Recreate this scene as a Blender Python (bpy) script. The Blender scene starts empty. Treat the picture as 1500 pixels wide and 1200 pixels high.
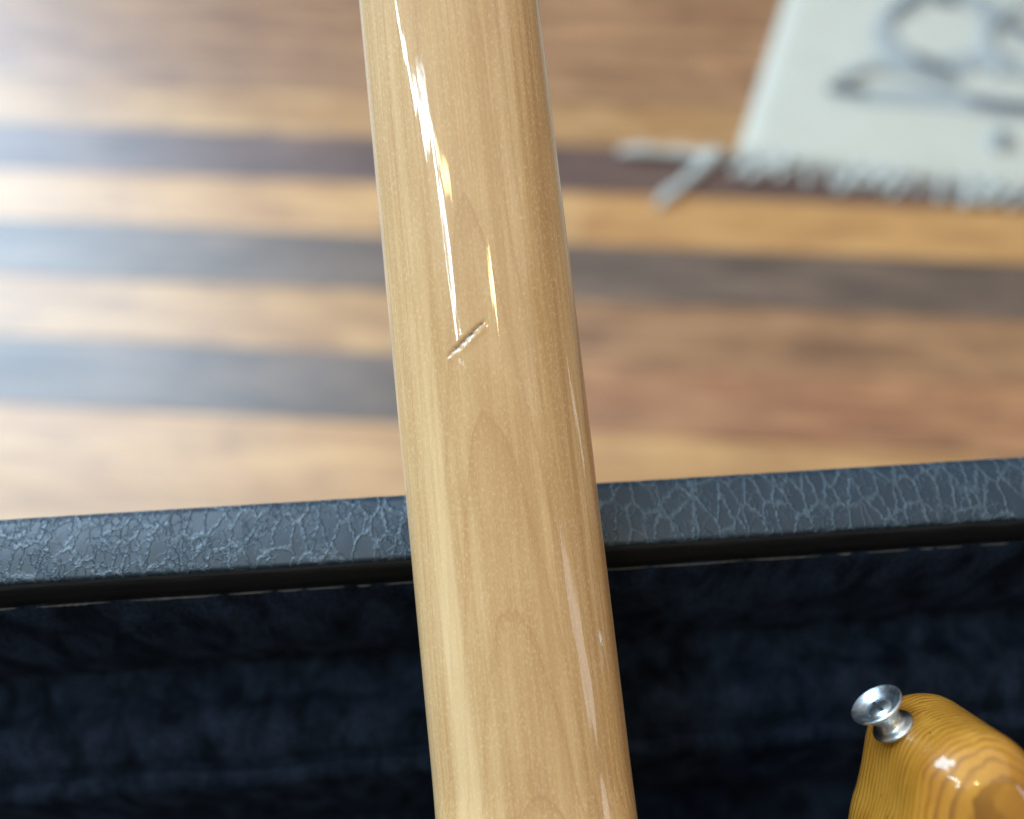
import bpy, bmesh, math, random
from mathutils import Vector, Matrix, noise
from mathutils.geometry import tessellate_polygon

# ------------------------------------------------------------------ camera, world, lamps, exposure
S = bpy.context.scene
COL = S.collection
H = 0.46                       # camera height above the bench top the case stands on
FZ = -0.46                     # floor level
PITCH = math.radians(58)       # looking down
FPX = 1150.0                   # focal length in pixels of the 1500 px wide photograph
cam_d = bpy.data.cameras.new('camera')
cam = bpy.data.objects.new('camera', cam_d); COL.objects.link(cam)
cam.location = (0, 0, H)
cam.rotation_euler = (math.pi/2 - PITCH, 0, 0)
cam_d.sensor_width = 36.0
cam_d.lens = FPX/1500*36
cam_d.clip_start = 0.01; cam_d.clip_end = 60
cam_d.dof.use_dof = True
cam_d.dof.focus_distance = 0.2150
cam_d.dof.aperture_fstop = cam_d.lens/8.2
cam_d.dof.aperture_blades = 0
S.camera = cam
RIGHT = Vector((1, 0, 0)); UP = Vector((0, math.sin(PITCH), math.cos(PITCH))); BACK = Vector((0, -math.cos(PITCH), math.sin(PITCH)))
CAM = Vector((0, 0, H))

W = bpy.data.worlds.new('World'); S.world = W; W.use_nodes = True
bg = W.node_tree.nodes['Background']
bg.inputs[0].default_value = (1.0, 0.94, 0.86, 1); bg.inputs[1].default_value = 0.22

def area(name, direction, dist, sx, sy, power, color, aim=Vector((0, .15, .25)), roll=0.0):
    d = bpy.data.lights.new(name, 'AREA'); d.shape = 'RECTANGLE'; d.size = sx; d.size_y = sy
    d.energy = power; d.color = color
    o = bpy.data.objects.new(name, d); COL.objects.link(o)
    v = Vector(direction).normalized(); o.location = aim + v*dist
    o.rotation_euler = (v.to_track_quat('Z', 'Y').to_matrix() @ Matrix.Rotation(roll, 3, 'Z')).to_euler()
    return o
area('window_light', (-.64, .55, .49), 7.0, 3.4, 5.2, 830, (.56, .78, 1))
area('ceiling_bounce', (0, .22, 1), 2.35, 4.0, 4.0, 38, (1, .95, .89))
def overhead(name, xa, ya, xb, yb, width, power, color, z=2.45):
    """a ceiling pane facing down, from (xa, ya) to (xb, yb)"""
    d = bpy.data.lights.new(name, 'AREA'); d.shape = 'RECTANGLE'; d.size = math.hypot(xb-xa, yb-ya); d.size_y = width
    d.energy = power; d.color = color
    o = bpy.data.objects.new(name, d); COL.objects.link(o)
    o.location = ((xa+xb)/2, (ya+yb)/2, z); o.rotation_euler = (0, 0, math.atan2(yb-ya, xb-xa))
SKYC = (.62, .86, 1); WARM = (1, .78, .36)
overhead('skylight_pane', -1.95, .28, -1.20, -.33, .055, 14, SKYC)
overhead('skylight_pane', -1.18, -.35, -.96, -.58, .05, 6, SKYC)
overhead('skylight_pane', -.95, -.60, -.98, -1.05, .03, 3.5, SKYC)
overhead('skylight_pane', -1.30, -.10, -.94, -.42, .03, 2.0, SKYC)
overhead('ceiling_lamp_light', .22, -.66, .39, -.78, .17, 6, WARM)
overhead('ceiling_lamp_light', -.92, -.36, -.66, -.50, .06, 2.4, WARM)
area('doorway_light', (.75, -.50, .42), 2.6, .30, .80, 2.2, (.93, .94, 1))
area('side_window_light', (.99, .06, .06), 2.8, .10, 1.0, 1.0, (.93, .96, 1))

S.view_settings.view_transform = 'Standard'; S.view_settings.look = 'None'
S.view_settings.exposure = 0.15; S.view_settings.gamma = 1.0
S.cycles.use_denoising = True
S.cycles.max_bounces = 8

# ------------------------------------------------------------------ helpers
def fpt(px, py, z=0.0):
    """floor point (height z) seen at photograph position px, py"""
    d = RIGHT*((px-750)/FPX) + UP*((600-py)/FPX) - BACK
    return CAM + d*((z-H)/d.z)

def link(name, me, mat=None, parent=None, smooth=True):
    o = bpy.data.objects.new(name, me); COL.objects.link(o)
    if mat: me.materials.append(mat)
    if parent: o.parent = parent
    if smooth: me.polygons.foreach_set('use_smooth', [True]*len(me.polygons))
    return o
def mesh(name, vs, fs):
    me = bpy.data.meshes.new(name); me.from_pydata(vs, [], fs); me.update(); return me
def from_bm(name, bm, mat=None, parent=None, smooth=True):
    me = bpy.data.meshes.new(name); bm.to_mesh(me); bm.free(); return link(name, me, mat, parent, smooth)
def empty(name, loc=(0, 0, 0)):
    o = bpy.data.objects.new(name, None); COL.objects.link(o); o.location = loc; o.empty_display_size = .05; return o
def tag(o, label, cat): o['label'] = label; o['category'] = cat
def sstep(a, b, x):
    t = max(0, min(1, (x-a)/(b-a))); return t*t*(3-2*t)
def lathe(prof, n=48):
    """prof: (radius, height) pairs, axis +Z"""
    vs = []; fs = []
    for r, h in prof:
        for i in range(n):
            a = 2*math.pi*i/n; vs.append((r*math.cos(a), r*math.sin(a), h))
    for j in range(len(prof)-1):
        for i in range(n):
            k = (i+1) % n; fs.append((j*n+i, j*n+k, (j+1)*n+k, (j+1)*n+i))
    return vs, fs
def grid_faces(nr, nc, closed=False):
    fs = []
    for j in range(nr-1):
        for i in range(nc if closed else nc-1):
            k = (i+1) % nc; fs.append((j*nc+i, j*nc+k, (j+1)*nc+k, (j+1)*nc+i))
    return fs

class NT:
    def __init__(s, name):
        s.m = bpy.data.materials.new(name); s.m.use_nodes = True; s.t = s.m.node_tree
        s.p = s.t.nodes['Principled BSDF']
    def n(s, typ, **kw):
        nd = s.t.nodes.new(typ)
        for k, v in kw.items(): setattr(nd, k, v)
        return nd
    def put(s, sock, v):
        if isinstance(v, bpy.types.NodeSocket): s.t.links.new(v, sock)
        else: sock.default_value = v
    def coord(s): return s.n('ShaderNodeTexCoord').outputs['Object']
    def mapping(s, vec, scale=(1, 1, 1), loc=(0, 0, 0), rot=(0, 0, 0)):
        m = s.n('ShaderNodeMapping'); s.put(m.inputs[0], vec)
        m.inputs['Scale'].default_value = scale; m.inputs['Location'].default_value = loc; m.inputs['Rotation'].default_value = rot
        return m.outputs[0]
    def noise(s, vec, scale=1, detail=3, rough=.55, dist=0):
        m = s.n('ShaderNodeTexNoise'); s.put(m.inputs['Vector'], vec); m.inputs['Scale'].default_value = scale
        m.inputs['Detail'].default_value = detail; m.inputs['Roughness'].default_value = rough; m.inputs['Distortion'].default_value = dist
        return m.outputs[0]
    def math(s, op, a, b=0.0, c=0.0):
        m = s.n('ShaderNodeMath', operation=op); s.put(m.inputs[0], a); s.put(m.inputs[1], b); s.put(m.inputs[2], c); return m.outputs[0]
    def ramp(s, fac, pts):
        r = s.n('ShaderNodeValToRGB'); s.put(r.inputs[0], fac); cr = r.color_ramp
        while len(cr.elements) < len(pts): cr.elements.new(.5)
        for e, (p, c) in zip(cr.elements, pts): e.position = p; e.color = (*c, 1) if len(c) == 3 else c
        return r.outputs[0]
    def mix(s, fac, a, b, blend='MIX'):
        m = s.n('ShaderNodeMix', data_type='RGBA', blend_type=blend); s.put(m.inputs[0], fac)
        for sock, v in ((m.inputs[6], a), (m.inputs[7], b)): s.put(sock, (*v, 1) if isinstance(v, tuple) and len(v) == 3 else v)
        return m.outputs[2]
    def sep(s, vec):
        m = s.n('ShaderNodeSeparateXYZ'); s.put(m.inputs[0], vec); return m.outputs
    def bump(s, h, strength, dist, normal=None):
        b = s.n('ShaderNodeBump'); s.put(b.inputs['Height'], h); b.inputs['Strength'].default_value = strength; b.inputs['Distance'].default_value = dist
        if normal is not None: s.put(b.inputs['Normal'], normal)
        return b.outputs[0]
    def set(s, **kw):
        for k, v in kw.items(): s.put(s.p.inputs[k.replace('_', ' ')], v)
        return s.m

# ------------------------------------------------------------------ materials
def mat_maple():
    t = NT('maple_lacquer'); co = t.coord(); xyz = t.sep(co)
    warp = t.noise(t.mapping(co, (30, 6, 30)), 1, 2, .5)
    warp2 = t.noise(t.mapping(co, (160, 16, 60)), 1, 2, .5)
    L = t.math('ADD', t.math('ADD', xyz[2], -.0003), t.math('MULTIPLY', xyz[1], -.018))
    L = t.math('ADD', L, t.math('MULTIPLY', xyz[0], -.03))
    L = t.math('ADD', L, t.math('MULTIPLY', warp, .0026))
    L = t.math('ADD', L, t.math('MULTIPLY', warp2, .0004))
    ring = t.math('FRACT', t.math('MULTIPLY', L, 1/.0014))
    line = t.ramp(ring, [(0, (1, 1, 1)), (.05, (.62, .62, .62)), (.22, (.10, .10, .10)), (.8, (0, 0, 0)), (.985, (.25, .25, .25)), (1, (1, 1, 1))])
    fibre = t.noise(t.mapping(co, (1500, 20, 1500)), 1, 3, .6)
    fleck = t.noise(t.mapping(co, (3000, 900, 3000)), 1, 2, .6)
    blot = t.noise(t.mapping(co, (70, 28, 70)), 1, 3, .55)
    c = t.ramp(blot, [(.3, (.57, .360, .160)), (.7, (.67, .450, .222))])
    c = t.mix(t.math('MULTIPLY', line, t.ramp(warp, [(.35, (.42, .42, .42)), (.65, (.80, .80, .80))])), c, (.43, .225, .095))
    streak = t.noise(t.mapping(co, (330, 5, 330)), 1, 3, .6)
    side = t.ramp(t.math('MULTIPLY_ADD', xyz[0], 22, .5), [(.45, (.25, .25, .25)), (1, (1, 1, 1))])
    c = t.mix(t.math('MULTIPLY', t.ramp(streak, [(.42, (0, 0, 0)), (.64, (.85, .85, .85))]), side), c, (.38, .195, .072))
    c = t.mix(t.ramp(fibre, [(.40, (0, 0, 0)), (.75, (.75, .75, .75))]), c, (.48, .275, .11))
    c = t.mix(t.ramp(fleck, [(.52, (0, 0, 0)), (.72, (.38, .38, .38))]), c, (.84, .68, .44))
    c = t.mix(t.ramp(fleck, [(.26, (.22, .22, .22)), (.42, (0, 0, 0))]), c, (.48, .30, .14))
    band = t.noise(t.mapping(co, (110, 2.2, 110), (7, 3, 1)), 1, 3, .6)
    c = t.mix(t.ramp(band, [(.52, (0, 0, 0)), (.70, (.40, .40, .40))]), c, (.84, .64, .36))
    c = t.mix(t.ramp(band, [(.30, (.40, .40, .40)), (.46, (0, 0, 0))]), c, (.50, .29, .12))
    und = t.noise(t.mapping(co, (150, 9, 150)), 1, 2, .5)
    und2 = t.noise(t.mapping(co, (520, 26, 520)), 1, 1, .5)
    h = t.math('ADD', und, t.math('MULTIPLY', und2, .22))
    nb = t.bump(h, .38, .0006)
    return t.set(Base_Color=c, Roughness=.55, Specular_IOR_Level=.25, Coat_Weight=1.0, Coat_Roughness=.015, Coat_IOR=1.5, Coat_Normal=nb)

def mat_ash():
    t = NT('ash_amber_lacquer'); co = t.coord(); xyz = t.sep(co)
    warp = t.noise(t.mapping(co, (22, 9, 22)), 1, 2, .5)
    warp2 = t.noise(t.mapping(co, (150, 60, 150)), 1, 2, .5)
    L = t.math('ADD', xyz[2], t.math('MULTIPLY', xyz[1], .03))
    L = t.math('ADD', L, t.math('MULTIPLY', warp, .013))
    L = t.math('ADD', L, t.math('MULTIPLY', warp2, .0030))
    ring = t.math('FRACT', t.math('MULTIPLY', L, 1/.00165))
    line = t.ramp(ring, [(0, (1, 1, 1)), (.22, (.75, .75, .75)), (.42, (.05, .05, .05)), (.93, (0, 0, 0)), (1, (1, 1, 1))])
    pore = t.noise(t.mapping(co, (1500, 260, 1500)), 1, 2, .6)
    blot = t.noise(t.mapping(co, (45, 30, 45)), 1, 3, .6)
    c = t.ramp(blot, [(.3, (.36, .142, .011)), (.7, (.54, .265, .034))])
    c = t.mix(t.math('MULTIPLY', line, t.ramp(warp2, [(.35, (.40, .40, .40)), (.65, (.92, .92, .92))])), c, (.16, .058, .006))
    c = t.mix(t.ramp(pore, [(.50, (0, 0, 0)), (.75, (.4, .4, .4))]), c, (.30, .13, .02))
    dings = t.noise(t.mapping(co, (520, 260, 400), (3.4, 1.2, .7)), 1, 2, .5)
    c = t.mix(t.ramp(dings, [(.745, (0, 0, 0)), (.775, (.85, .85, .85))]), c, (.06, .025, .008))
    und = t.noise(t.mapping(co, (240, 120, 240)), 1, 2, .5)
    nb = t.bump(und, .5, .0005)
    return t.set(Base_Color=c, Roughness=.45, Specular_IOR_Level=.3, Coat_Weight=1.0, Coat_Roughness=.05, Coat_IOR=1.5, Coat_Normal=nb)

def mat_raw_chip():
    t = NT('bruised_maple'); co = t.coord()
    f = t.noise(t.mapping(co, (900, 500, 900)), 1, 3, .6)
    c = t.ramp(f, [(.35, (.08, .055, .038)), (.6, (.46, .36, .27))])
    return t.set(Base_Color=c, Roughness=.3, Coat_Weight=.6, Coat_Roughness=.1)

def mat_metal(name, col, rough):
    t = NT(name); co = t.coord()
    f = t.noise(t.mapping(co, (900, 900, 900)), 1, 3, .6)
    r = t.math('MULTIPLY_ADD', f, .22, rough-.08)
    return t.set(Base_Color=(*col, 1), Metallic=1.0, Roughness=r)

def mat_vinyl(name='black_vinyl', base=(.008, .023, .040), relief=1.0):
    t = NT(name); co = t.coord()
    w = t.n('ShaderNodeTexNoise'); t.put(w.inputs['Vector'], t.mapping(co, (130, 130, 130))); w.inputs['Detail'].default_value = 3
    off = t.n('ShaderNodeVectorMath', operation='MULTIPLY_ADD'); t.put(off.inputs[0], w.outputs['Color']); off.inputs[1].default_value = (.0024, .0024, .0024); t.put(off.inputs[2], co)
    def cells(scale, rot):
        v = t.n('ShaderNodeTexVoronoi', feature='DISTANCE_TO_EDGE'); t.put(v.inputs['Vector'], t.mapping(off.outputs[0], scale, rot=(0, 0, rot))); v.inputs['Scale'].default_value = 1
        return v.outputs['Distance']
    v1 = t.ramp(cells((205, 100, 120), .12), [(0, (1, 1, 1)), (.04, (.7, .7, .7)), (.10, (0, 0, 0))])
    v2 = t.ramp(cells((420, 290, 300), -.4), [(0, (.8, .8, .8)), (.09, (0, 0, 0))])
    gate = t.ramp(t.noise(t.mapping(co, (90, 90, 90), (2, 5, 1)), 1, 2), [(.42, (0, 0, 0)), (.58, (1, 1, 1))])
    gate2 = t.ramp(t.noise(t.mapping(co, (150, 110, 90), (9, 1, 4)), 1, 2), [(.34, (.40, .40, .40)), (.52, (1, 1, 1))])
    h = t.math('ADD', t.math('MULTIPLY', v1, gate2), t.math('MULTIPLY', v2, gate))
    g = t.noise(t.mapping(co, (1500, 1500, 1500)), 1, 2)
    hh = t.math('ADD', h, t.math('MULTIPLY', g, .16))
    nb = t.bump(hh, 1.0*relief, .00027)
    c = t.mix(t.math('MULTIPLY', h, .5), base, (.075, .115, .15))
    r = t.math('MULTIPLY_ADD', h, -.16, .50)
    return t.set(Base_Color=c, Roughness=r, Specular_IOR_Level=.54, Normal=nb)

def mat_plush():
    t = NT('navy_black_plush'); co = t.coord()
    a = t.noise(t.mapping(co, (95, 60, 42)), 1, 4, .6, .5)
    b = t.noise(t.mapping(co, (1100, 1100, 700)), 1, 3, .7)
    c = t.ramp(a, [(.34, (.0050, .0082, .0155)), (.66, (.0200, .0330, .0610))])
    c = t.mix(t.ramp(b, [(.35, (.75, .75, .75)), (.6, (0, 0, 0))]), c, (.001, .0015, .003))
    h = t.math('ADD', t.math('MULTIPLY', b, .6), a)
    nb = t.bump(h, .6, .0009)
    sh = t.ramp(a, [(.35, (0, 0, 0)), (.7, (.03, .03, .03))])
    return t.set(Base_Color=c, Roughness=.95, Specular_IOR_Level=.05, Sheen_Weight=sh, Sheen_Roughness=.5, Sheen_Tint=(.35, .5, .9, 1), Normal=nb)

def mat_lip():
    t = NT('dark_lip_board'); co = t.coord()
    a = t.noise(t.mapping(co, (60, 300, 700)), 1, 4, .65)
    c = t.ramp(a, [(.35, (.0028, .0030, .0040)), (.7, (.0085, .0085, .0095))])
    return t.set(Base_Color=c, Roughness=.7, Specular_IOR_Level=.25, Normal=t.bump(a, .6, .0008))

def mat_wood(name, lo, hi, dark, rough=.47):
    t = NT(name); info = t.n('ShaderNodeObjectInfo').outputs['Random']
    co = t.coord(); of = t.n('ShaderNodeCombineXYZ'); t.put(of.inputs[0], t.math('MULTIPLY', info, 37.0)); t.put(of.inputs[1], t.math('MULTIPLY', info, 11.0))
    v = t.n('ShaderNodeVectorMath', operation='ADD'); t.put(v.inputs[0], co); t.put(v.inputs[1], of.outputs[0]); p = t.mapping(v.outputs[0], (.5, .5, .5))
    broad = t.noise(t.mapping(p, (9, 44, 9)), 1, 4, .6, .4)
    grain = t.noise(t.mapping(p, (10, 330, 60)), 1, 4, .6, .8)
    mott = t.noise(t.mapping(p, (16, 60, 24), (4, 4, 1)), 1, 4, .6, .5)
    c = t.ramp(broad, [(.38, lo), (.62, hi)])
    c = t.mix(t.ramp(grain, [(.45, (0, 0, 0)), (.75, (.55, .55, .55))]), c, dark)
    c = t.mix(t.ramp(mott, [(.50, (0, 0, 0)), (.74, (.65, .65, .65))]), c, dark)
    hue = t.n('ShaderNodeHueSaturation'); t.put(hue.inputs['Value'], t.math('MULTIPLY_ADD', info, .3, .85)); t.put(hue.inputs['Color'], c)
    r = t.math('MULTIPLY_ADD', grain, .22, rough-.1)
    return t.set(Base_Color=hue.outputs[0], Roughness=r, Specular_IOR_Level=.8, Normal=t.bump(grain, .25, .0006))

def mat_cloth(name, a, b):
    t = NT(name); co = t.coord()
    wv = t.noise(t.mapping(co, (700, 1600, 700)), 1, 3, .6)
    bl = t.noise(t.mapping(co, (14, 14, 14)), 1, 3, .5)
    c = t.mix(bl, a, b); c = t.mix(t.ramp(wv, [(.5, (0, 0, 0)), (.8, (.35, .35, .35))]), c, tuple(x*.7 for x in a))
    return t.set(Base_Color=c, Roughness=.92, Specular_IOR_Level=.15, Normal=t.bump(wv, .5, .001))

def mat_plain(name, col, rough=.6):
    t = NT(name); f = t.noise(t.mapping(t.coord(), (120, 120, 120)), 1, 3)
    c = t.mix(f, tuple(x*.75 for x in col), col)
    return t.set(Base_Color=c, Roughness=rough)

MAPLE = mat_maple(); ASH = mat_ash(); CHIP = mat_raw_chip()
NICKEL = mat_metal('worn_nickel', (.62, .68, .72), .30); FRETM = mat_metal('fret_wire', (.6, .6, .58), .3)
VINYL = mat_vinyl(); SHELLV = mat_vinyl('black_vinyl_shell', (.012, .014, .017)); PLUSH = mat_plush(); LIP = mat_lip()
FRAY = mat_plain('frayed_backing', (.12, .12, .115), .9)
HONEY = mat_wood('honey_plank', (.41, .205, .072), (.58, .325, .125), (.22, .095, .037))
AMBER = mat_wood('amber_plank', (.50, .235, .072), (.66, .35, .12), (.32, .135, .045))
BROWN = mat_wood('brown_plank', (.25, .115, .050), (.44, .225, .100), (.11, .048, .024))
REDBR = mat_wood('red_brown_plank', (.27, .105, .045), (.42, .20, .088), (.11, .042, .022))
DARK = mat_wood('dark_plank', (.085, .043, .034), (.155, .085, .063), (.035, .019, .016))
GREYB = mat_wood('grey_brown_plank', (.105, .066, .046), (.20, .13, .090), (.045, .028, .021))
RUG = mat_cloth('cream_weave', (.51, .495, .42), (.59, .575, .495)); INK = mat_cloth('grey_weave', (.33, .35, .345), (.40, .42, .41)); YARN = mat_cloth('cream_yarn', (.42, .43, .40), (.52, .53, .49))
DIRT = mat_plain('dark_subfloor', (.02, .014, .011), .9)

# ------------------------------------------------------------------ floor of individual planks
random.seed(7)
PW = .1166; Y0 = .425; YAW = math.radians(-3.4)
sub = mesh('floor', [(-3.2, -1.7, -.014), (3.2, -1.7, -.014), (3.2, 4.2, -.014), (-3.2, 4.2, -.014)], [(0, 1, 2, 3)])
floor = link('floor', sub, DIRT, smooth=False); floor['kind'] = 'structure'
floor.rotation_euler = (0, 0, YAW); floor.location = (0, 0, FZ)
def plank(x0, x1, y0, y1, mat, dz):
    b = .0006; t = .012; g = .0003
    x0 += g; x1 -= g; y0 += g; y1 -= g
    vs = [(x, y, -t) for x, y in ((x0, y0), (x1, y0), (x1, y1), (x0, y1))]
    vs += [(x, y, -b) for x, y in ((x0, y0), (x1, y0), (x1, y1), (x0, y1))]
    vs += [(x, y, 0) for x, y in ((x0+b, y0+b), (x1-b, y0+b), (x1-b, y1-b), (x0+b, y1-b))]
    fs = [(0, 1, 5, 4), (1, 2, 6, 5), (2, 3, 7, 6), (3, 0, 4, 7), (4, 5, 9, 8), (5, 6, 10, 9), (6, 7, 11, 10), (7, 4, 8, 11), (8, 9, 10, 11)]
    o = link('plank', mesh('plank', vs, fs), mat, floor, smooth=False)
    o.location = (0, 0, dz)
ROWS = {0: [(-.03, HONEY), (.30, HONEY), (9, BROWN)], 1: [(-.02, GREYB), (9, REDBR)], 2: [(-.04, HONEY), (9, BROWN)],
        3: [(-.06, GREYB), (9, GREYB)], 4: [(.03, HONEY), (9, AMBER)], 5: [(-.01, DARK), (9, DARK)], 6: [(.0, HONEY), (9, HONEY)],
        7: [(-.02, BROWN), (9, BROWN)], 8: [(-.20, BROWN), (9, BROWN)], 9: [(-.02, BROWN), (9, BROWN)], 10: [(-.02, DARK), (9, BROWN)]}
for k in range(-16, 30):
    y0 = Y0 + k*PW; y1 = y0 + PW
    if k in ROWS:
        x = -2.0
        plank(-3.2, -2.0, y0, y1, random.choice([BROWN, HONEY, DARK]), 0)
        for xe, m in ROWS[k]:
            e = 2.0 if xe == 9 else xe*2
            plank(x, e, y0, y1, m, random.uniform(-.0006, .0004)); x = e
        plank(2.0, 3.2, y0, y1, random.choice([BROWN, HONEY, DARK]), 0)
    else:
        x = -3.2
        while x < 3.2:
            e = min(3.2, x + random.uniform(1.0, 2.0))
            if 3.2-e < .4: e = 3.2
            plank(x, e, y0, y1, random.choice([BROWN, HONEY, AMBER, DARK, GREYB, REDBR]), random.uniform(-.0006, .0004)); x = e

# ------------------------------------------------------------------ rug with fringe
ca = fpt(1078, 232, FZ); cb = fpt(1500, 283, FZ); cc = fpt(1150, 0, FZ)
ex = (cb-ca).normalized(); ey = (cc-ca).normalized()
rug = empty('fringed_rug', ca)
tag(rug, 'cream woven rug with grey ornament and knotted fringe lying on the plank floor', 'rug')
RW, RL, RT = 1.7, 2.4, .008
def rp(a, b, z=0.0): v = ex*a + ey*b; return (v.x, v.y, z)
bm = bmesh.new(); nx, ny = 60, 60
gv = [[bm.verts.new(rp(RW*i/nx, RL*j/ny, RT + .0012*noise.noise(Vector((i*.35, j*.35, 0))) )) for i in range(nx+1)] for j in range(ny+1)]
for j in range(ny):
    for i in range(nx): bm.faces.new((gv[j][i], gv[j][i+1], gv[j+1][i+1], gv[j+1][i]))
bord = [gv[0][i] for i in range(nx+1)] + [gv[j][nx] for j in range(1, ny+1)] + [gv[ny][i] for i in range(nx-1, -1, -1)] + [gv[j][0] for j in range(ny-1, 0, -1)]
low = [bm.verts.new((v.co.x, v.co.y, .0005)) for v in bord]
for i in range(len(bord)):
    k = (i+1) % len(bord); bm.faces.new((bord[i], low[i], low[k], bord[k]))
bmesh.ops.recalc_face_normals(bm, faces=bm.faces)
from_bm('woven_field', bm, RUG, rug)
def rug_uv(px, py):
    p = fpt(px, py, FZ+RT) - ca
    d = ex.x*ey.y - ex.y*ey.x
    return ((p.x*ey.y - p.y*ey.x)/d, (ex.x*p.y - ex.y*p.x)/d)
def spline(pts, n=12, closed=False):
    out = []; m = len(pts); segs = m if closed else m-1
    P = [Vector((*p, 0)) if len(p) == 2 else Vector(p) for p in pts]
    for i in range(segs):
        p0 = P[(i-1) % m] if closed or i else P[0]; p1 = P[i % m]; p2 = P[(i+1) % m]; p3 = P[(i+2) % m] if closed or i+2 < m else P[-1]
        for q in range(n):
            t = q/n; out.append(.5*((2*p1) + (p2-p0)*t + (2*p0-5*p1+4*p2-p3)*t*t + (3*p1-p0-3*p2+p3)*t**3))
    if not closed: out.append(P[-1])
    return out
MZ = [0.0]
def motif(pts, w, closed=False):
    MZ[0] += .0004; dz = MZ[0]
    w *= 2
    c = spline(pts, 10, closed); n = len(c); vs = []
    for i, p in enumerate(c):
        a = c[(i+1) % n] if closed or i < n-1 else p; b = c[i-1] if closed or i > 0 else p
        t = (a-b).normalized(); nrm = Vector((-t.y, t.x, 0))
        ww = w*(1 if closed else (.45 + .55*math.sin(math.pi*i/(n-1))**.6))
        for s, z in ((-1, RT+.0005), (-.8, RT+.0022), (.8, RT+.0022), (1, RT+.0005)):
            q = p + nrm*ww*s; vs.append(rp(q.x, q.y, z+dz*(1 if z > RT+.001 else 0)))
    link('ornament', mesh('ornament', vs, grid_faces(n, 4) + ([((n-1)*4+i, (n-1)*4+i+1, i+1, i) for i in range(3)] if closed else [])), INK, rug)
def mpx(pts): return [rug_uv(*p) for p in pts]
motif(mpx([(1218, 132), (1270, 140), (1340, 142), (1420, 150), (1500, 160), (1600, 165)]), .015)
motif(mpx([(1400, 145), (1450, 158), (1520, 162), (1600, 150)]), .013)
motif(mpx([(1290, 45), (1320, 85), (1370, 105), (1430, 90), (1490, 85)]), .019)
motif(mpx([(1290, 45), (1320, 12), (1370, -12), (1430, 5), (1480, 40), (1540, 70)]), .017)
motif(mpx([(1330, 85), (1370, 100), (1392, 112)]), .017)
motif(mpx([(1450, 60), (1460, 95), (1462, 115)]), .007)
motif(mpx([(1360, -6), (1390, -8), (1410, 4)]), .016)
INK2 = mat_cloth('charcoal_weave', (.085, .095, .105), (.12, .13, .14)); INK, INK1 = INK2, INK
for pts, w in (([(1335, 84), (1362, 98), (1395, 108)], .008), ([(1415, 147), (1455, 157), (1520, 160), (1600, 152)], .007), ([(1362, -6), (1382, 0), (1398, 8)], .009), ([(1212, 131), (1240, 134), (1268, 138)], .006), ([(1300, 30), (1330, 6), (1352, -8)], .005), ([(1440, 20), (1475, 42), (1530, 60)], .006)):
    motif(mpx(pts), w)
INK = INK1
motif(mpx([(1560, 20), (1490, 14), (1448, 40), (1452, 80), (1510, 112), (1580, 100)]), .009)
motif(mpx([(1225, 120), (1275, 100), (1330, 108), (1400, 128)]), .010)
motif(mpx([(1462, 200), (1472, 208), (1465, 216), (1456, 208)]), .007, True)
for dx in (140, 330):
    motif(mpx([(1462+dx, 200), (1472+dx, 208), (1465+dx, 216), (1456+dx, 208)]), .007, True)
motif([(.20, 1.24), (.50, 1.04), (.90, 1.32), (1.25, 1.10), (1.5, 1.3)], .012)
motif([(.28, 1.9), (.70, 1.68), (1.1, 1.96), (1.45, 1.72)], .012)
def tassel(base, d, length, w, seed):
    rr = random.Random(seed); vs = []; n = 10; m = 8
    side = Vector((-d.y, d.x, 0))
    for i in range(n):
        t = i/(n-1); r = w*(1.0 - .25*math.sin(t*math.pi) + .18*math.sin(t*19)) * (1 if i < n-1 else .5)
        if 0 < i < 3: r *= 1.25
        c = base + d*length*t + side*(.008*math.sin(t*2.6+seed)); c.z = .0005 + r*.62
        for q in range(m):
            a = 2*math.pi*q/m + t*2; v = c + side*r*math.cos(a) + Vector((0, 0, 1))*r*.6*math.sin(a); vs.append(tuple(v))
    fs = grid_faces(n, m, True) + [tuple(range(m))[::-1], tuple(range((n-1)*m, n*m))]
    link('tassel', mesh('tassel', vs, fs), YARN, rug)
for i in range(60):
    a = .018 + i*.0305
    if a > RW-.01: break
    d = (-ey*1.0 + ex*(-.35+.14*math.sin(i*1.7))).normalized()
    tassel(Vector(rp(a, .010)), d, .062+.010*math.sin(i*2.3), .0105+.003*math.sin(i*1.1), i)
for (x1, y1, x2, y2, w, s) in ((1062, 236, 905, 228, .013, 3), (1035, 232, 968, 308, .013, 8)):
    b = fpt(x1, y1, FZ)-ca; e = fpt(x2, y2, FZ)-ca; tassel(b, (e-b).normalized(), (e-b).length, w, s)

# ------------------------------------------------------------------ guitar case
ZR = H-.2158                        # height of the rim
pi_ = fpt(742, 806, ZR); po = fpt(742, 712, ZR)
eL = fpt(0, 757, ZR); eR = fpt(1500, 665, ZR)
cyaw = math.atan2(eR.y-eL.y, eR.x-eL.x)
case = empty('guitar_case', (pi_.x, pi_.y, 0)); case.rotation_euler = (0, 0, cyaw)
tag(case, 'open black vinyl guitar case lined with dark navy plush, standing on a low wooden bench', 'guitar case')
RIMW = (po.y-pi_.y)*math.cos(cyaw)
XA, XB = -.56, .60; YB = -.45       # case local: y=0 is the inner edge of the near-view rim, body reaches back to YB
WT = RIMW
def sweep(name, prof, mat, n, x0=XA, x1=XB, disp=None):
    """profile (y,z) swept along local x"""
    vs = []
    for i in range(n+1):
        x = x0+(x1-x0)*i/n
        for j, (y, z) in enumerate(prof):
            v = Vector((x, y, z))
            if disp: v = disp(v, j)
            vs.append(tuple(v))
    return link(name, mesh(name, vs, grid_faces(n+1, len(prof))), mat, case)
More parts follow.
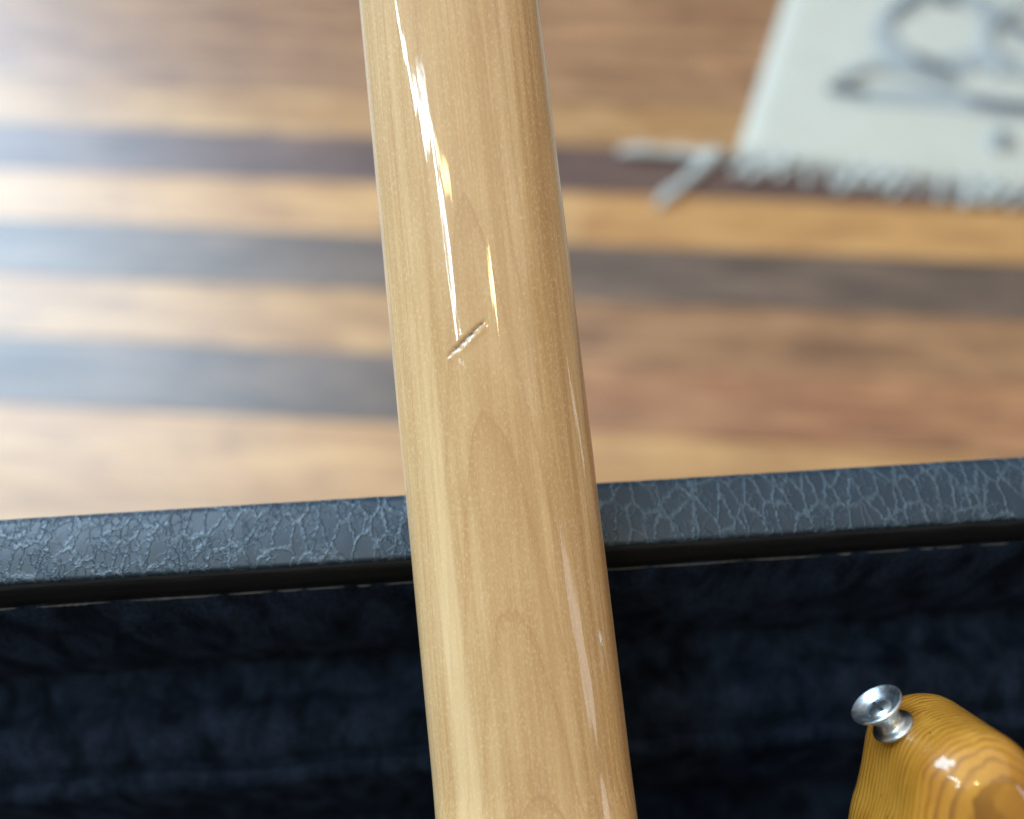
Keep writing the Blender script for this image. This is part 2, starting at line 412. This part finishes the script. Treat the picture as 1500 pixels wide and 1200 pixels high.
# vinyl covered rim, rounded at the outer arris, wrapping over to the outer wall
def rimdisp(v, j):
    v.z += .00022*noise.noise(Vector((v.x*160, v.y*160, 3))); return v
prof = [(0.0, ZR-.0035)] + [(.0012*(1-math.cos(a)), ZR-.0022+.0014*math.sin(a)) for a in (0, .5, 1.0, 1.57)]
prof += [(RIMW*q/14, ZR-.0008+.0009*math.sin(math.pi*q/14)) for q in range(2, 14)]
prof += [(RIMW-.0014+.0014*math.sin(a), ZR-.0022+.0014*math.cos(a)) for a in (0, .5, 1.0, 1.57)] + [(RIMW, ZR-.03)]
sweep('rim', prof, VINYL, 900, disp=rimdisp)
# outer shell: the four walls and the floor board
def box(bm, x0, x1, y0, y1, z0, z1, bev=.004):
    r = bmesh.ops.create_cube(bm, size=1); vs = r['verts']
    for v in vs: v.co = Vector(((x0+x1)/2+v.co.x*(x1-x0), (y0+y1)/2+v.co.y*(y1-y0), (z0+z1)/2+v.co.z*(z1-z0)))
    es = list({e for v in vs for e in v.link_edges}); bmesh.ops.bevel(bm, geom=es, offset=bev, segments=3, affect='EDGES')
def case_box(name, dims, mat, bev=.004):
    bm = bmesh.new(); box(bm, *dims, bev=bev); return from_bm(name, bm, mat, case)
case_box('side_wall', (XA, XB, .003, RIMW-.0008, .004, ZR-.006), SHELLV, .002)
case_box('side_wall', (XA, XB, YB-RIMW, YB, .004, ZR), SHELLV)
case_box('end_wall', (XA-.016, XA, YB-RIMW, RIMW, .004, ZR+.0005), SHELLV)
case_box('end_wall', (XB, XB+.016, YB-RIMW, RIMW, .004, ZR+.0005), SHELLV)
case_box('bottom_board', (XA, XB, YB, .003, .004, .014), SHELLV, .002)
for x in (XA+.03, XB-.03):
    for y in (YB, 0):
        vs, fs = lathe([(.0, 0), (.009, 0), (.010, .002), (.010, .0045)], 20)
        o = link('foot', mesh('foot', vs, fs), SHELLV, case); o.location = (x, y, 0)
# bare dark lip board under the vinyl
LIPH = .0155
def lipdisp(v, j):
    v.y += .0004*noise.noise(Vector((v.x*90, j, 0))); v.z += (0 if j < 2 else .0007)*noise.noise(Vector((v.x*60, 2, 0))); return v
sweep('inner_lip', [(.004, ZR-.0022), (-.0006, ZR-.0024), (-.0014, ZR-.0040), (-.0017, ZR-.010), (-.0017, ZR-LIPH), (.004, ZR-LIPH-.001)], LIP, 300, disp=lipdisp)
# frayed pale edge of the lining along the lip, in broken lengths
vs = []; fs = []; x = XA+.02; rr = random.Random(5)
while x < XB-.03:
    ln = rr.uniform(.004, .030)
    if noise.noise(Vector((x*9, 7, 0))) > -.45:
        n = max(4, int(ln/.0012)); b = len(vs)
        for i in range(n+1):
            xx = x+ln*i/n; r = (.00018+.00034*abs(noise.noise(Vector((xx*420, 1, 0)))))*(math.sin(math.pi*(i+.25)/(n+.5))**.5)
            z = ZR-LIPH-.0002+.0005*noise.noise(Vector((xx*60, 2, 0))); y = -.0021
            for q in range(5):
                a = 2*math.pi*q/5; vs.append((xx, y-.5*r+r*math.cos(a), z+r*math.sin(a)))
        fs += [tuple(b+i for i in f) for f in grid_faces(n+1, 5, True)]
    x += ln + rr.uniform(.0005, .006)
link('frayed_edge', mesh('frayed_edge', vs, fs), FRAY, case)['kind'] = 'stuff'
# plush lining: padded wall, ledge, well for the body, far walls
LED = .098
prof = []
z0 = ZR-LIPH+.001
for i in range(26):
    t = i/25; z = z0-(LED-LIPH-.012)*t
    prof.append((-.0012-.004*math.sin(math.pi*min(1, t*1.0))**.7-.0015*t, z))
y1, z1 = prof[-1]
for i in range(1, 9):
    a = math.pi/2*i/8; prof.append((y1-.010*(1-math.cos(a)), z1-.010*math.sin(a)))
y1, z1 = prof[-1]
for i in range(1, 26):
    t = i/25; prof.append((y1-.026*t, z1+.0065*math.sin(math.pi*min(1, t*1.12))-.006*math.exp(-((t-.93)/.05)**2)))
y1, z1 = prof[-1]
for i in range(1, 9):
    a = math.pi/2*i/8; prof.append((y1-.006*math.sin(a), z1-.006*(1-math.cos(a))))
y1, z1 = prof[-1]
for i in range(1, 20): prof.append((y1-.004*math.sin(math.pi*i/19), z1-(z1-.018)*i/19))
y1, z1 = prof[-1]
for i in range(1, 12): prof.append((y1+(YB+.008-y1)*i/11, .018))
for i in range(1, 10): prof.append((YB+.006, .018+(ZR-.012-.018)*i/9))
prof.append((YB-.001, ZR-.010))
def plushdisp(v, j):
    s = 1 if j > 0 else 0
    w = math.exp(-((j-31)/5.5)**2)
    v.y += s*(.0016*noise.noise(Vector((v.x*30, v.z*40, v.y*40))) + w*.0075*noise.noise(Vector((v.x*85+v.z*30, j*.12, 5))))
    v.z += s*(.0012*noise.noise(Vector((v.x*26, v.y*50, 9))) + w*.0065*noise.noise(Vector((v.x*95-v.y*60, j*.15, 2))))
    return v
sweep('lining', prof, PLUSH, 420, XA+.001, XB-.001, plushdisp)
for x, s in ((XA+.001, 1), (XB-.001, -1)):
    bm = bmesh.new(); box(bm, min(x, x+s*.008), max(x, x+s*.008), YB+.004, -.004, .016, ZR-.012, .003); from_bm('end_lining', bm, PLUSH, case)

# low bench that carries the case (out of sight below it)
BENCH = mat_wood('bench_wood', (.10, .055, .03), (.16, .09, .05), (.05, .025, .015))
bench = empty('low_bench', (pi_.x, pi_.y, FZ)); bench.rotation_euler = (0, 0, cyaw)
tag(bench, 'low dark wooden bench underneath the black guitar case', 'bench')
def bench_box(name, *d):
    bm = bmesh.new(); box(bm, *d, bev=.003); from_bm(name, bm, BENCH, bench)
bench_box('bench_top', XA+.03, XB-.03, YB+.01, .0, -FZ-.030, -FZ)
for bx in (XA+.05, XB-.09):
    for by in (YB+.03, -.06): bench_box('leg', bx, bx+.04, by, by+.04, .0, -FZ-.029)

# ------------------------------------------------------------------ electric guitar, face down across the case
DG = .220; TILT = math.atan2(129, 1200)
go = CAM + RIGHT*(-28.5/FPX*DG) - BACK*DG
gmat = Matrix((RIGHT, UP, BACK)).transposed() @ Matrix.Rotation(TILT, 3, 'Z')
guitar = empty('electric_guitar', go); guitar.rotation_euler = gmat.to_euler()
tag(guitar, 'glossy natural wood electric guitar lying face down, dented maple neck resting on the case rim', 'guitar')
PXM = DG/FPX
def hw(y): return .02648 - .0131*y
NUT = .25; HEEL = -.185
BK = .0152                           # depth of the neck's rounded back
# frames: local x right, y towards headstock, z towards the viewer; z=0 is where fingerboard meets neck
def loc_from_px(px, py, w):
    d = DG-w; c = Vector(((px-750)/FPX*d + 28.5/FPX*DG, (600-py)/FPX*d)); a = TILT
    return Vector((c.x*math.cos(a)+c.y*math.sin(a), -c.x*math.sin(a)+c.y*math.cos(a), w))
dA = loc_from_px(655, 524, BK-.0008); dB = loc_from_px(713, 468, BK-.0005)   # the gouge
dM = (dA+dB)/2; dd = (dB-dA); dl = dd.length/2; dd.normalize(); dn = Vector((-dd.y, dd.x, 0))
ys = []
y = HEEL-.06
while y < NUT+.001:
    ys.append(y)
    y += .0003 if abs(y-dM.y) < .0085 else (.0011 if abs(y-dM.y) < .012 else .0022)
us = []; u = -1.0
while u < 1.0001:
    us.append(u); u += .0125 if (abs(u*.0262-dM.x) < .0085) else .025
us = [u for u in us if u < 1]+[1.0]
vs = []
for y in ys:
    a = hw(y); heel = sstep(-.098, -.150, y); bk = BK + .0013*sstep(.05, -.1, y)
    for u in us:
        th = u*math.pi/2
        s, c = math.sin(th), math.cos(th)
        x = a*s
        z = bk*(abs(c)**.94)
        if heel > 0:                                   # rounding off into the square heel block
            zf = (bk+.004)*min(1, (abs(c)*2.2))**.55; z = z*(1-heel) + zf*heel
        # wandering hand-sanded surface
        z += .00010*noise.noise(Vector((x*70, y*16, 1)))*c
        p = Vector((x-dM.x, y-dM.y, 0)); al = p.dot(dd)/dl; ac = p.dot(dn)
        if abs(al) < 1.15 and abs(ac) < .004:
            ac += .00035*noise.noise(Vector((al*6, ac*900, 4))); wid = .00046*(1+.5*noise.noise(Vector((al*5, 8, 1))))*(max(0, 1-al*al)**.6)+1e-5
            groove = math.exp(-(ac/wid)**2)*max(0, 1-al*al)**.5
            lip = math.exp(-((ac+.0013)/.0007)**2)*max(0, 1-al*al)
            z += -.0006*groove + .00010*lip
        vs.append((x, y, z))
fs = grid_faces(len(ys), len(us))
me = mesh('neck', vs, fs)
neck = link('neck', me, MAPLE, guitar)
# bruised bottom of the gouge as a second material slot on the same skin
me.materials.append(CHIP)
for f in me.polygons:
    p = Vector((f.center.x-dM.x, f.center.y-dM.y, 0)); al = p.dot(dd)/dl; ac = p.dot(dn)
    if abs(al) < .80 and abs(ac) < .00036*(1-al*al)**.6: f.material_index = 1
# fingerboard
vs = []; ysb = [HEEL-.06+i*(NUT-HEEL+.06)/60 for i in range(61)]
for y in ysb:
    a = hw(y)
    for x, z in ((1, -.0002), (1.006, -.0022), (1.0, -.0048), (.975, -.0062), (.5, -.0066), (-.5, -.0066), (-.975, -.0062), (-1.0, -.0048), (-1.006, -.0022), (-1, -.0002)):
        vs.append((a*x, y, z))
fb = link('fingerboard', mesh('fingerboard', vs, grid_faces(61, 10)), MAPLE, neck)
for k in range(1, 22):
    y = NUT-.648*(1-2**(-k/12)); a = hw(y); vs = []
    for s in range(13):
        x = a*1.012*(s/6-1); e = 1-.55*(abs(s/6-1)**12)
        for dy, dz in ((-.0012, -.0060), (-.0010, -.0068), (0, -.0075), (.0010, -.0068), (.0012, -.0060)):
            vs.append((x, y+dy*e, dz*(1 if abs(s/6-1) < .99 else .97)))
    link('fret', mesh('fret', vs, grid_faces(13, 5)), FRETM, neck)
# headstock beyond the picture
out = spline([(-.0215, .246), (-.0225, .262), (-.030, .285), (-.034, .33), (-.036, .40), (-.030, .432), (-.008, .442), (.018, .425), (.030, .39), (.028, .372), (.043, .352), (.047, .33), (.036, .308), (.024, .29), (.0215, .27), (.0215, .246)], 6)
bm = bmesh.new(); r0 = [bm.verts.new((p.x, p.y, .004)) for p in out]; r1 = [bm.verts.new((p.x, p.y, -.010)) for p in out]
bm.faces.new(r0); bm.faces.new(r1[::-1])
for i in range(len(out)):
    k = (i+1) % len(out); bm.faces.new((r0[i], r1[i], r1[k], r0[k]))
bmesh.ops.recalc_face_normals(bm, faces=bm.faces)
from_bm('headstock', bm, MAPLE, neck, False)
for k in range(6):
    vs, fs = lathe([(0, .0), (.006, .0), (.007, .002), (.007, .008), (.004, .010), (0, .0102)], 20)
    o = link('tuner', mesh('tuner', vs, fs), NICKEL, neck); o.location = (-.020+.0025*k*.3, .275+.0265*k, .004)
for k in range(6):
    vs = []; x0 = -.0175+.007*k; x1 = -.026+.0104*k
    for x, y in ((x0, NUT+.02), (x1, -.40)):
        for q in range(6):
            a = q*math.pi/3; vs.append((x+.0003*math.cos(a), y, -.0082+.0003*math.sin(a)))
    link('string', mesh('string', vs, grid_faces(2, 6, True)), FRETM, guitar)

# body: outline of the horn follows the photograph, the rest is out of the picture
horn_px = [(1244, 1199, .005), (1260, 1141, .005), (1267, 1092, .005), (1273, 1060, .005), (1290, 1036, .005), (1318, 1021, .005), (1355, 1016, .006), (1385, 1021, .007), (1419, 1041, .011), (1449, 1068, .015), (1473, 1100, .018), (1492, 1142, .020), (1506, 1195, .020)]
FR, BKB = -.004, .040
horn = [loc_from_px(*h) for h in horn_px]
o1 = [(h.x, h.y) for h in horn]
lx = o1[0]; rx = o1[-1]
rest = [(rx[0]+.010, rx[1]-.040), (.158, -.205), (.150, -.255), (.143, -.30), (.155, -.36), (.160, -.42), (.130, -.468), (.06, -.487), (-.03, -.484), (-.11, -.462), (-.150, -.41), (-.152, -.355), (-.130, -.305), (-.118, -.26), (-.128, -.215), (-.126, -.175), (-.108, -.155), (-.086, -.165), (-.066, -.190), (-.035, -.205), (.0, -.207), (.035, -.205), (.060, -.190), (.076, -.160)]
ctrl = o1 + rest
c = spline(ctrl, 14, True)
for _ in range(110):                 # fair the horn's curve
    q = list(c)
    for i in range(8, 14*len(horn_px)): c[i] = q[i]*.5 + (q[i-1]+q[i+1])*.25
N = len(c)
nrm = []
for i in range(N):
    t = (c[(i+1) % N]-c[i-1]).normalized(); nrm.append(Vector((t.y, -t.x, 0)))
ar = sum(c[i].x*c[(i+1) % N].y-c[(i+1) % N].x*c[i].y for i in range(N))
if ar < 0: pass
else: nrm = [n for n in nrm]
sgn = 1 if ar > 0 else -1          # outward normal
RO = .0108
rings = []
def ring(ins, z): rings.append([(c[i].x-sgn*nrm[i].x*ins, c[i].y-sgn*nrm[i].y*ins, z) for i in range(N)])
K = 9
for q in range(K+1):
    a = math.pi/2*(1-q/K); ring(RO*(1-math.cos(a)), FR+RO-RO*math.sin(a))
for q in range(1, 8): ring(0, FR+RO+(BKB-FR-2*RO)*q/8)
for q in range(K+1):
    a = math.pi/2*q/K; ring(RO*(1-math.cos(a)), BKB-RO+RO*math.sin(a))
vs = [v for r in rings for v in r]; fs = grid_faces(len(rings), N, True)
for base in (0, (len(rings)-1)*N):
    for tri in tessellate_polygon([[Vector((v[0], v[1], 0)) for v in vs[base:base+N]]]): fs.append(tuple(base+k for k in tri))
bm = bmesh.new(); bv = [bm.verts.new(v) for v in vs]
for f in fs: bm.faces.new([bv[i] for i in f])
bmesh.ops.recalc_face_normals(bm, faces=bm.faces)
body = from_bm('body', bm, ASH, guitar)

# strap button
def nearest(p):
    return min(range(N), key=lambda i: (c[i].x-p.x)**2+(c[i].y-p.y)**2)
bp = loc_from_px(1311, 1068, .0150)
i = nearest(bp); bn = nrm[i]*sgn
prof = [(.0, 0.0), (.0050, 0.0), (.0054, .0004), (.0055, .0010), (.0052, .0015), (.0040, .0018), (.0036, .0026), (.00345, .0040), (.0037, .0052), (.0046, .0066), (.0058, .0082), (.0067, .0092), (.0070, .0096), (.0070, .0101), (.0068, .0104), (.0064, .01035), (.0052, .0093), (.0040, .0085), (.0034, .0082), (.0, .0081)]
vs, fs = lathe(prof, 64)
sb = link('strap_button', mesh('strap_button', vs, fs), NICKEL, guitar)
axis = Vector((-.52, .85, .03)).normalized()
sb.scale = (1.02, 1.02, .80)
sb.location = bp + axis*.0003
sb.rotation_euler = axis.to_track_quat('Z', 'Y').to_euler()
# cross-head screw in the cup
bm = bmesh.new()
vs, fs = lathe([(.0034, .0080), (.0030, .0087), (.0018, .0091), (.0, .0092)], 32)
bv = [bm.verts.new(v) for v in vs]
for f in fs:
    try: bm.faces.new([bv[i] for i in f])
    except ValueError: pass
scr = from_bm('screw', bm, NICKEL, sb)
DK = mat_plain('dark_recess', (.02, .02, .02), .7)
bm = bmesh.new(); box(bm, -.0024, .0024, -.00045, .00045, .0084, .00928, .0001); box(bm, -.00045, .00045, -.0024, .0024, .0084, .00930, .0001)
from_bm('cross_slot', bm, DK, sb, False)
felt_v, felt_f = lathe([(.0, -.0012), (.0053, -.0012), (.0055, 0.0004), (.0046, .0006)], 32)
